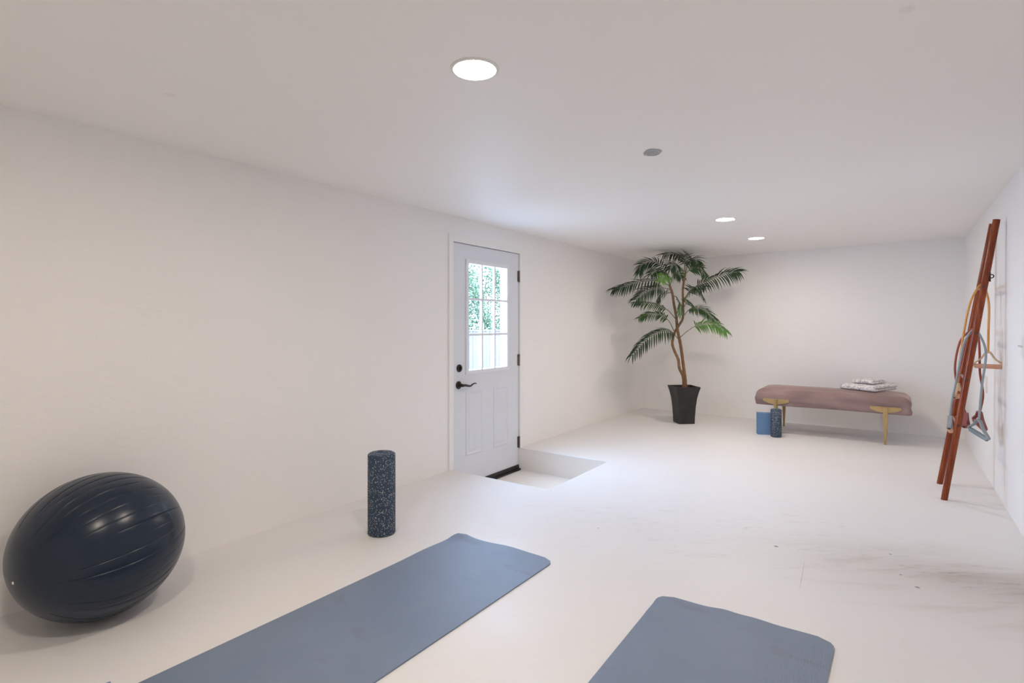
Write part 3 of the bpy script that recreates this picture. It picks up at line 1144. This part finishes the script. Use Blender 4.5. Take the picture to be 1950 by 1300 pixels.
prof = [(0.010, SZ0, True), (0.002, SZ0 + 0.004, True)]
for k in range(1, 9):
    prof.append((0.0, SZ0 + 0.004 + (SZ1 - RT - SZ0 - 0.004) * k / 8, True))
for k in range(1, 9):
    t = math.pi / 2 * k / 8
    prof.append((RT * (1 - math.cos(t)), SZ1 - RT + RT * math.sin(t), True))
for k in range(1, 9):
    u = k / 8
    ins = RT + (HY * 0.965 - RT) * u
    prof.append((ins, SZ1 + 0.020 * (1 - (1 - u) ** 2), False))
rg = [seat_ring(*p) for p in prof]
for a, b in zip(rg, rg[1:]):
    n = len(a)
    for k in range(n):
        bm.faces.new((a[k], a[(k + 1) % n], b[(k + 1) % n], b[k]))
bm.faces.new(rg[0])
bm.faces.new(rg[-1])
link('seat', bm, M_VELVET, bench, True, sharp=70)
for sx in (-1, 1):
    for sy in (-1, 1):
        x0 = sx * 0.482
        yf = sy * (SD1 + 0.004)
        bm = bmesh.new()
        # tapered flat leg: wide at the seat, narrow at the floor
        for (z0, w0_, d0, y0_), (z1, w1_, d1, y1_) in zip([(0.0, 0.009, 0.009, sy * 0.250), (0.30, 0.020, 0.016, sy * 0.262)], [(0.30, 0.020, 0.016, sy * 0.262), (0.366, 0.021, 0.012, sy * (SD1 + 0.006))]):
            a_ = [Vector((x0 + i * w0_, y0_ + j * d0, z0)) for i, j in ((-1, -1), (1, -1), (1, 1), (-1, 1))]
            b_ = [Vector((x0 + i * w1_, y1_ + j * d1, z1)) for i, j in ((-1, -1), (1, -1), (1, 1), (-1, 1))]
            va = [bm.verts.new(p) for p in a_]
            vb = [bm.verts.new(p) for p in b_]
            for k in range(4):
                bm.faces.new((va[k], va[(k + 1) % 4], vb[(k + 1) % 4], vb[k]))
            bm.faces.new(va)
            bm.faces.new(vb)
        bmesh.ops.remove_doubles(bm, verts=bm.verts[:], dist=0.0001)
        bevel(bm, 0.003, 2, 40)
        lg = link('leg', bm, M_BRASS, bench)
        bm = bmesh.new()
        pr = []
        for t in range(21):
            u = -1 + 2 * t / 20
            pr.append(Vector((x0 + 0.128 * u, 0, 0.312 + 0.034 * abs(u) ** 2.0)))
        pr = [Vector((x0 + 0.122, 0, 0.369))] + [Vector((x0 - 0.122, 0, 0.369))] + pr
        pts = [Vector((p.x, yf - sy * 0.006, p.z)) for p in pr]
        add_prism(bm, pts, Vector((0, sy * 0.009, 0)))
        link('leg_plate', bm, M_BRASS, lg)


# folded towels on the bench
def folded_towel(loc, rotz, w, d, layers, th, label, seed):
    rn = random.Random(seed)
    bm = bmesh.new()
    for L in range(layers):
        z0 = L * th
        ww = w - rn.uniform(0, 0.012)
        dd = d - rn.uniform(0, 0.012)
        ox, oy = rn.uniform(-0.004, 0.004), rn.uniform(-0.004, 0.004)
        nx_, ny_ = 28, 28
        ph = rn.uniform(0, 6)
        r = th * 0.5
        def pt(u, v, top):
            x, y = (u - 0.5) * ww, (v - 0.5) * dd
            e = min(ww / 2 - abs(x), dd / 2 - abs(y))
            hh = r * math.sqrt(max(0.0, 1 - (1 - min(1, e / r)) ** 2))
            wob = 0.0025 * math.sin(x * 38 + ph) + 0.0022 * math.sin(y * 45 + ph * 2)
            zz = z0 + r + (hh if top else -hh) * 1.02 + (wob if L or top else 0) * (0.4 + 0.6 * L)
            return Vector((x + ox + 0.003 * math.sin(y * 30 + ph), y + oy + 0.003 * math.sin(x * 26 + ph), max(0.0005, zz)))
        us = [0, 0.004, 0.012, 0.025, 0.045, 0.07] + [0.1 + 0.8 * k / 20 for k in range(21)] + [0.93, 0.955, 0.975, 0.988, 0.996, 1.0]
        for top in (True, False):
            vs = [[bm.verts.new(pt(u, v, top)) for v in us] for u in us]
            for i in range(len(us) - 1):
                for j in range(len(us) - 1):
                    bm.faces.new((vs[i][j], vs[i + 1][j], vs[i + 1][j + 1], vs[i][j + 1]))
    # the fold that joins the layers along two edges
    for L in range(layers - 1):
        zc = (L + 1) * th
        pts = [Vector((-w / 2 + 0.010, -d / 2 + 0.012 + (d - 0.024) * k / 10, zc)) for k in range(11)]
        add_tube(bm, pts, [th * 0.93 - 0.0015 * (k % 2) for k in range(11)], 14)
    bmesh.ops.remove_doubles(bm, verts=bm.verts[:], dist=0.0004)
    o = link('folded_towel', bm, M_TOWEL, None, True, loc)
    o.rotation_euler = (0, 0, rotz)
    tag(o, label, 'towel', 'patterned towels stacked on the bench')
    return o


def bench_pt(x, y, z):
    return bench.location + BU * x + BV * y + Vector((0, 0, z))


folded_towel((3.705, 5.675, 0.4905), math.radians(31), 0.44, 0.345, 2, 0.027, 'large folded white and grey patterned towel lying on the bench under the small one', 1)
folded_towel((3.745, 5.740, 0.5485), math.radians(29), 0.235, 0.215, 2, 0.021, 'small folded white and grey patterned towel on top of the large towel', 4)

# yoga block leaning beside the roller
bp = D(1438, 829, 5.72)
foam_block((0.0, 0.0, 0.0), (0.155, 0.078, 0.226), Matrix.Translation((2.600, 5.775, 0.0)) @ Matrix.Rotation(math.radians(-13.0), 4, 'Z'),
           'sky blue foam block standing on end behind the short roller by the bench', 0.024)
bq = P(206, 1298, 0.0815)
foam_block((-0.075, -0.23, 0.0), (0.075, 0.0, 0.075), Matrix.Translation((bq.x, bq.y, 0.0065)) @ Matrix.Rotation(math.radians(45), 4, 'Z') @ Matrix.Translation((-0.070, 0.0, 0)),
           'blue foam block at the bottom picture edge, only a corner tip in view', 0.014)

# ================================================================== LADDER
LF, LB = P(1798, 951, 0), P(1788, 922, 0)
ldir = (LB - LF).normalized()
LW = 0.445
lean = 0.262
lad = empty('wooden_ladder', LF)
tag(lad, 'slim dark red wooden ladder with round rails leaning on the right wall', 'ladder')
foot = Vector((0, 0, 0.0))
topv = N * lean + Vector((0, 0, 1.828))
RAILTOP = (topv, R(0, 0, 0) + A * (-0.012) + N * 0.290 + Vector((0, 0, 1.862)))   # the far rail leans a little more
RR = 0.019
for k in (0, 1):
    b0 = A * (LW * k)
    bm = bmesh.new()
    tv = RAILTOP[k]
    add_tube(bm, [b0 + Vector((0, 0, 0.0)), b0 + tv * 0.33, b0 + tv * 0.66, b0 + tv], RR, 28)
    # square the foot to the floor
    for v in bm.verts:
        if v.co.z < 0.05:
            v.co.z = 0.0005
    link('rail', bm, M_WOOD, lad, True, sharp=50)
RUNGZ = (1.405, 1.106, 0.803, 0.500)
for z in RUNGZ:
    c = topv * (z / topv.z)
    c1 = A * LW + RAILTOP[1] * (z / RAILTOP[1].z)
    rd = (c1 - c).normalized()
    bm = bmesh.new()
    add_tube(bm, [c - rd * (RR + 0.003), c + rd * 0.01, (c + c1) / 2, c1 - rd * 0.01, c1 + rd * (RR + 0.003)], [0.0085, 0.0125, 0.0125, 0.0125, 0.0085], 20, cap_mi=1)
    link('rung', bm, [M_WOOD, M_WOOD_END], lad, True, sharp=50)
bm = bmesh.new()
c = topv * (1.465 / topv.z) + N * (RR + 0.002)
MB_ = Matrix.Translation(c) @ ROOM
add_box(bm, (-0.004, -0.012, -0.030), (0.002, 0.012, 0.030), MB_)
ringp = [MB_ @ Vector((0.006 + 0.011 * math.cos(t), 0.0, 0.004 + 0.011 * math.sin(t))) for t in [2 * math.pi * k / 20 for k in range(21)]]
add_tube(bm, ringp, 0.0032, 8)
link('bracket', bm, M_BLACK, lad)


# ================================================================== RESISTANCE BANDS
def on_ladder(z, along, out=0.0, dz=0.0):
    """point on the ladder plane: height z, along the rungs, out towards the wall (+) or the room (-)"""
    c = topv * (z / topv.z)
    c1 = A * LW + RAILTOP[1] * (z / RAILTOP[1].z)
    return LF + c.lerp(c1, along / LW) + N * out + Vector((0, 0, dz))


def strap_loop(bm, pts, width_dir, w, th, mi=0):
    """flat webbing along pts, width along width_dir"""
    wd = width_dir.normalized()
    rows = []
    for i, p in enumerate(pts):
        t = (pts[min(i + 1, len(pts) - 1)] - pts[max(i - 1, 0)]).normalized()
        s = (wd - t * wd.dot(t)).normalized()
        nn = s.cross(t).normalized()
        rows.append([bm.verts.new(p + s * (w / 2) * x + nn * (th / 2) * y) for x, y in ((-1, -1), (1, -1), (1, 1), (-1, 1))])
    for a, b in zip(rows, rows[1:]):
        for k in range(4):
            bm.faces.new((a[k], a[(k + 1) % 4], b[(k + 1) % 4], b[k])).material_index = mi
    bm.faces.new(rows[0]).material_index = mi
    bm.faces.new(rows[-1][::-1]).material_index = mi


def handle(parent, apex, bar_dir, tilt, mats, hw=0.062, drop=0.085, gr=0.0155, hang=None):
    """triangular webbing strap and a foam grip; apex hangs from the tube"""
    org = parent.location
    down = (hang or Vector((0, 0, -1))).normalized()
    bd = bar_dir.normalized()
    bd = (bd - down * bd.dot(down)).normalized()
    bd = (bd * math.cos(tilt) + down * math.sin(tilt)).normalized()
    c = apex + down * drop
    e0, e1 = c - bd * hw, c + bd * hw
    w = down.cross(bd).normalized()
    bm = bmesh.new()
    sh0 = apex - bd * 0.012
    sh1 = apex + bd * 0.012
    path = spline([c - bd * (hw * 0.2) , e0 + bd * 0.004, e0 - bd * 0.010 - down * 0.012, sh0 + (e0 - sh0) * 0.45, sh0, apex - down * 0.003, sh1, sh1 + (e1 - sh1) * 0.45, e1 + bd * 0.010 - down * 0.012, e1 - bd * 0.004, c + bd * (hw * 0.2)], 5)
    strap_loop(bm, [p - org for p in path], w, 0.024, 0.0085)
    h = link('handle', bm, mats[0], parent)
    bm = bmesh.new()
    add_tube(bm, [e0 - bd * 0.003 - org, e0 + bd * 0.02 - org, c - org, e1 - bd * 0.02 - org, e1 + bd * 0.003 - org], [gr * 0.93, gr, gr, gr, gr * 0.93], 20)
    link('grip', bm, mats[1], h, True, sharp=50)
    for e, s in ((e0, -1), (e1, 1)):
        bm = bmesh.new()
        add_tube(bm, [e + bd * (s * 0.0031) - org, e + bd * (s * 0.0065) - org], gr * 0.55, 16)
        link('end_hole', bm, M_BLACK, h)
    return h


def band(label, tube_pts, rad, mat, h0, h1):
    org = tube_pts[len(tube_pts) // 2]
    t = empty('resistance_band', org)
    tag(t, label, 'resistance band', 'resistance bands hung on the ladder')
    bm = bmesh.new()
    pts = spline([p - org for p in tube_pts], 8)
    add_tube(bm, pts, rad, 14)
    link('tube', bm, mat, t, True)
    for h in (h0, h1):
        handle(t, *h)
    return t


TR = 0.0068
ro = 0.0125 + TR + 0.0005
# amber band over the top rung
al = 0.200
g = on_ladder(RUNGZ[0], al)
yb = [g + N * -0.128 + Vector((0, 0, -0.655)), g + N * -0.118 + Vector((0, 0, -0.52)), g + N * -0.092 + Vector((0, 0, -0.29)), g + N * -0.060 + Vector((0, 0, -0.10)), g + N * -0.028 + Vector((0, 0, -0.012)), g + Vector((0, 0, ro + 0.003)), g + N * 0.022 + Vector((0, 0, -0.020)), g + N * 0.036 + Vector((0, 0, -0.12)), g + N * 0.034 + Vector((0, 0, -0.28)), g + N * 0.032 + Vector((0, 0, -0.435))]
band('amber yellow resistance band over the top rung with peach grips', yb, TR, M_YELLOW,
     (yb[0] + Vector((0, 0, 0.004)), A * 0.9 + N * 0.3, 0.02, (M_TANWEB, M_PEACH)),
     (yb[-1] + Vector((0, 0, 0.004)), N * 0.96 - A * 0.25, 0.0, (M_TANWEB, M_PEACH), 0.066, 0.092))
# brick red band over the second rung, farther along
al = 0.245
g = on_ladder(RUNGZ[1], al)
rb_ = [g + N * -0.035 + Vector((0, 0, -0.56)), g + N * -0.070 + Vector((0, 0, -0.44)), g + N * -0.094 + Vector((0, 0, -0.25)), g + N * -0.070 + Vector((0, 0, -0.075)), g + N * -0.032 + Vector((0, 0, -0.008)), g + Vector((0, 0, ro + 0.002)), g + N * 0.028 + Vector((0, 0, -0.018)), g + N * 0.036 + Vector((0, 0, -0.13)), g + N * 0.038 + Vector((0, 0, -0.27)), g + N * 0.054 + Vector((0, 0, -0.42)), g + N * 0.036 + Vector((0, 0, -0.545))]
band('brick red resistance band over the second rung, behind the grey one', rb_, TR, M_RED,
     (rb_[0] + Vector((0, 0, 0.004)), A * 0.95 + N * 0.22, 0.12, (M_REDWEB, M_REDGRIP)),
     (rb_[-1] + Vector((0, 0, 0.004)), A * 0.85 - N * 0.3, -0.35, (M_REDWEB, M_REDGRIP)))
# blue grey band over the second rung, nearest
al = 0.120
g = on_ladder(RUNGZ[1], al)
gb = [g + N * -0.125 + Vector((0, 0, -0.575)), g + N * -0.115 + Vector((0, 0, -0.46)), g + N * -0.088 + Vector((0, 0, -0.30)), g + N * -0.068 + Vector((0, 0, -0.16)), g + N * -0.045 + Vector((0, 0, -0.05)), g + Vector((0, 0, ro + 0.002)), g + N * 0.036 + Vector((0, 0, -0.03)), g + N * 0.060 + Vector((0, 0, -0.14)), g + N * 0.040 + Vector((0, 0, -0.35)), g + N * 0.024 + Vector((0, 0, -0.585))]
band('pale blue grey resistance band over the second rung, nearest the camera', gb, TR, M_GREY,
     (gb[0] + Vector((0, 0, 0.004)), A * 0.9 + N * 0.12, 0.3, (M_GREYWEB, M_PEACH)),
     (gb[-1] + Vector((0, 0, 0.004)), N * 0.72 - A * 0.65, 0.42, (M_GREYWEB, M_GREYGRIP), 0.056, 0.09))

# ================================================================== PALM
PY = 6.47
palm = empty('potted_palm', (2.035, PY, 0.0), math.radians(5.0))
tag(palm, 'tall artificial looking palm with two twisting stems in a flared black square pot', 'plant')
PMI = (Matrix.Translation((2.035, PY, 0.0)) @ Matrix.Rotation(math.radians(5.0), 4, 'Z')).inverted()
bm = bmesh.new()
prof = [(0.093, 0.0), (0.097, 0.10), (0.103, 0.20), (0.114, 0.30), (0.128, 0.37), (0.143, 0.425), (0.143, 0.433), (0.131, 0.433), (0.119, 0.37), (0.112, 0.345)]
rings = []
for hw, z in prof:
    rings.append([bm.verts.new(Vector((sx * hw, sy * hw, z))) for sx, sy in ((-1, -1), (1, -1), (1, 1), (-1, 1))])
for a, b in zip(rings, rings[1:]):
    for k in range(4):
        bm.faces.new((a[k], a[(k + 1) % 4], b[(k + 1) % 4], b[k]))
bm.faces.new(rings[0])
bm.faces.new(rings[-1])
ve = [e for e in bm.edges if abs(e.verts[0].co.z - e.verts[1].co.z) > 0.004 and e.calc_face_angle(0) > 1.0]
bmesh.ops.bevel(bm, geom=ve, offset=0.006, segments=2, profile=0.5, affect='EDGES')
link('pot', bm, M_POT, palm, True, sharp=40)
bm = bmesh.new()
sv = [[bm.verts.new(Vector((-0.118 + 0.236 * i / 12, -0.118 + 0.236 * j / 12, 0.400 + rnd.uniform(-0.006, 0.008)))) for j in range(13)] for i in range(13)]
for i in range(12):
    for j in range(12):
        bm.faces.new((sv[i][j], sv[i + 1][j], sv[i + 1][j + 1], sv[i][j + 1]))
link('soil', bm, M_SOIL, palm)


def C(cx, cy, dy=0.0):
    """point measured on the plant, in the palm's own frame"""
    return PMI @ D(1140 + cx / 3.42, 450 + cy / 3.42, PY + dy)


def stem(pts, r0, r1):
    bm = bmesh.new()
    sp = spline(pts, 8)
    n = len(sp)
    add_tube(bm, sp, [(r0 + (r1 - r0) * i / (n - 1)) * (1 + 0.06 * math.sin(i * 1.9)) for i in range(n)], 14)
    link('stem', bm, M_BARK, palm, True)


stem([C(566, 1000), C(563, 930), C(553, 850, 0.01), C(536, 720, 0.02), C(520, 640, 0.02), C(511, 590, 0.02), C(505, 520), C(490, 440, -0.02), C(480, 370, -0.03), C(462, 318, -0.04)], 0.020, 0.013)
stem([C(556, 1000, -0.01), C(551, 915, -0.02), C(527, 860, -0.03), C(518, 800, -0.03), C(492, 740, -0.02), C(480, 690, -0.02), C(493, 630, -0.03), C(523, 578, -0.03), C(548, 530, 0.0), C(550, 430, 0.02), C(549, 345, 0.02), C(562, 250, 0.02)], 0.018, 0.012)

rl = random.Random(21)


def leaflet(bm, base, d, nrm, L, W, droop, mi):
    """lance-shaped blade, folded along its rib, arching down"""
    d = d.normalized()
    s = d.cross(nrm).normalized()
    up = s.cross(d).normalized()
    prev = None
    segs = 5
    pos = base.copy()
    prof = [0.35, 0.95, 1.0, 0.78, 0.42, 0.0]
    dirv = d.copy()
    for i in range(segs + 1):
        w = W * prof[i]
        fold = up * (w * 0.35)
        if i == segs:
            row = [bm.verts.new(pos)]
        else:
            row = [bm.verts.new(pos - s * w + fold), bm.verts.new(pos), bm.verts.new(pos + s * w + fold)]
        if prev is not None:
            if len(row) == 3:
                for k in (0, 1):
                    bm.faces.new((prev[k], prev[k + 1], row[k + 1], row[k])).material_index = mi
            else:
                for k in (0, 1):
                    bm.faces.new((prev[k], prev[k + 1], row[0])).material_index = mi
        prev = row
        dirv = (dirv + Vector((0, 0, -droop / segs))).normalized()
        pos = pos + dirv * (L / segs)
    return


def frond(pts, mat, n=15, L=0.17, W=0.0085, start=0.22, droop=0.55, spread=0.95, lift=0.05, roll=None):
    n, L, W = int(n * 1.25), L * 1.08, W * 0.9
    droop *= 1.5
    roll = math.radians(rl.uniform(28, 58)) if roll is None else math.radians(roll)
    bm = bmesh.new()
    sp = spline(pts, 12)
    m = len(sp)
    add_tube(bm, sp, [0.0052 - 0.0040 * i / (m - 1) for i in range(m)], 7)
    for i in range(n):
        t = start + (1 - start) * (i + 0.5) / n
        k = min(m - 2, int(t * (m - 1)))
        f_ = t * (m - 1) - k
        p = sp[k].lerp(sp[k + 1], f_)
        T_ = (sp[k + 1] - sp[k]).normalized()
        side = T_.cross(Vector((0, 0, 1)))
        if side.length < 0.15:
            side = T_.cross(Vector((0.3, -1, 0.1)))
        side.normalize()
        upn = side.cross(T_).normalized()
        side = side * math.cos(roll) + upn * math.sin(roll)
        upn = side.cross(T_).normalized()
        q_ = (t - start) / (1 - start)
        ll = L * (0.55 + 0.75 * math.sin(math.pi * (0.15 + 0.75 * q_)) * 0.75) * rl.uniform(0.88, 1.1)
        fwd = 0.45 + 0.75 * q_
        for sgn in (-1, 1):
            d = T_ * fwd + side * (sgn * spread) + upn * (lift + rl.uniform(-0.1, 0.1)) + Vector((rl.uniform(-.07, .07), rl.uniform(-.07, .07), rl.uniform(-.07, .07)))
            leaflet(bm, p + T_ * (0.006 * sgn), d, upn, ll, W * rl.uniform(0.85, 1.15), droop * rl.uniform(0.7, 1.3), 1)
    # end leaflet
    leaflet(bm, sp[-1], sp[-1] - sp[-3], Vector((0, 0, 1)), L * 0.7, W, droop, 1)
    # keep clear of the ceiling
    for v in bm.verts:
        if v.co.z > 2.022:
            v.co.z = 2.022 - (v.co.z - 2.022) * 0.25
    link('frond', bm, [M_STALK, mat], palm)


TOPR = (562, 250, 0.02)
TOPL = (464, 320, -0.04)
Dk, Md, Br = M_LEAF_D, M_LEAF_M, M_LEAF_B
# crown of the right stem
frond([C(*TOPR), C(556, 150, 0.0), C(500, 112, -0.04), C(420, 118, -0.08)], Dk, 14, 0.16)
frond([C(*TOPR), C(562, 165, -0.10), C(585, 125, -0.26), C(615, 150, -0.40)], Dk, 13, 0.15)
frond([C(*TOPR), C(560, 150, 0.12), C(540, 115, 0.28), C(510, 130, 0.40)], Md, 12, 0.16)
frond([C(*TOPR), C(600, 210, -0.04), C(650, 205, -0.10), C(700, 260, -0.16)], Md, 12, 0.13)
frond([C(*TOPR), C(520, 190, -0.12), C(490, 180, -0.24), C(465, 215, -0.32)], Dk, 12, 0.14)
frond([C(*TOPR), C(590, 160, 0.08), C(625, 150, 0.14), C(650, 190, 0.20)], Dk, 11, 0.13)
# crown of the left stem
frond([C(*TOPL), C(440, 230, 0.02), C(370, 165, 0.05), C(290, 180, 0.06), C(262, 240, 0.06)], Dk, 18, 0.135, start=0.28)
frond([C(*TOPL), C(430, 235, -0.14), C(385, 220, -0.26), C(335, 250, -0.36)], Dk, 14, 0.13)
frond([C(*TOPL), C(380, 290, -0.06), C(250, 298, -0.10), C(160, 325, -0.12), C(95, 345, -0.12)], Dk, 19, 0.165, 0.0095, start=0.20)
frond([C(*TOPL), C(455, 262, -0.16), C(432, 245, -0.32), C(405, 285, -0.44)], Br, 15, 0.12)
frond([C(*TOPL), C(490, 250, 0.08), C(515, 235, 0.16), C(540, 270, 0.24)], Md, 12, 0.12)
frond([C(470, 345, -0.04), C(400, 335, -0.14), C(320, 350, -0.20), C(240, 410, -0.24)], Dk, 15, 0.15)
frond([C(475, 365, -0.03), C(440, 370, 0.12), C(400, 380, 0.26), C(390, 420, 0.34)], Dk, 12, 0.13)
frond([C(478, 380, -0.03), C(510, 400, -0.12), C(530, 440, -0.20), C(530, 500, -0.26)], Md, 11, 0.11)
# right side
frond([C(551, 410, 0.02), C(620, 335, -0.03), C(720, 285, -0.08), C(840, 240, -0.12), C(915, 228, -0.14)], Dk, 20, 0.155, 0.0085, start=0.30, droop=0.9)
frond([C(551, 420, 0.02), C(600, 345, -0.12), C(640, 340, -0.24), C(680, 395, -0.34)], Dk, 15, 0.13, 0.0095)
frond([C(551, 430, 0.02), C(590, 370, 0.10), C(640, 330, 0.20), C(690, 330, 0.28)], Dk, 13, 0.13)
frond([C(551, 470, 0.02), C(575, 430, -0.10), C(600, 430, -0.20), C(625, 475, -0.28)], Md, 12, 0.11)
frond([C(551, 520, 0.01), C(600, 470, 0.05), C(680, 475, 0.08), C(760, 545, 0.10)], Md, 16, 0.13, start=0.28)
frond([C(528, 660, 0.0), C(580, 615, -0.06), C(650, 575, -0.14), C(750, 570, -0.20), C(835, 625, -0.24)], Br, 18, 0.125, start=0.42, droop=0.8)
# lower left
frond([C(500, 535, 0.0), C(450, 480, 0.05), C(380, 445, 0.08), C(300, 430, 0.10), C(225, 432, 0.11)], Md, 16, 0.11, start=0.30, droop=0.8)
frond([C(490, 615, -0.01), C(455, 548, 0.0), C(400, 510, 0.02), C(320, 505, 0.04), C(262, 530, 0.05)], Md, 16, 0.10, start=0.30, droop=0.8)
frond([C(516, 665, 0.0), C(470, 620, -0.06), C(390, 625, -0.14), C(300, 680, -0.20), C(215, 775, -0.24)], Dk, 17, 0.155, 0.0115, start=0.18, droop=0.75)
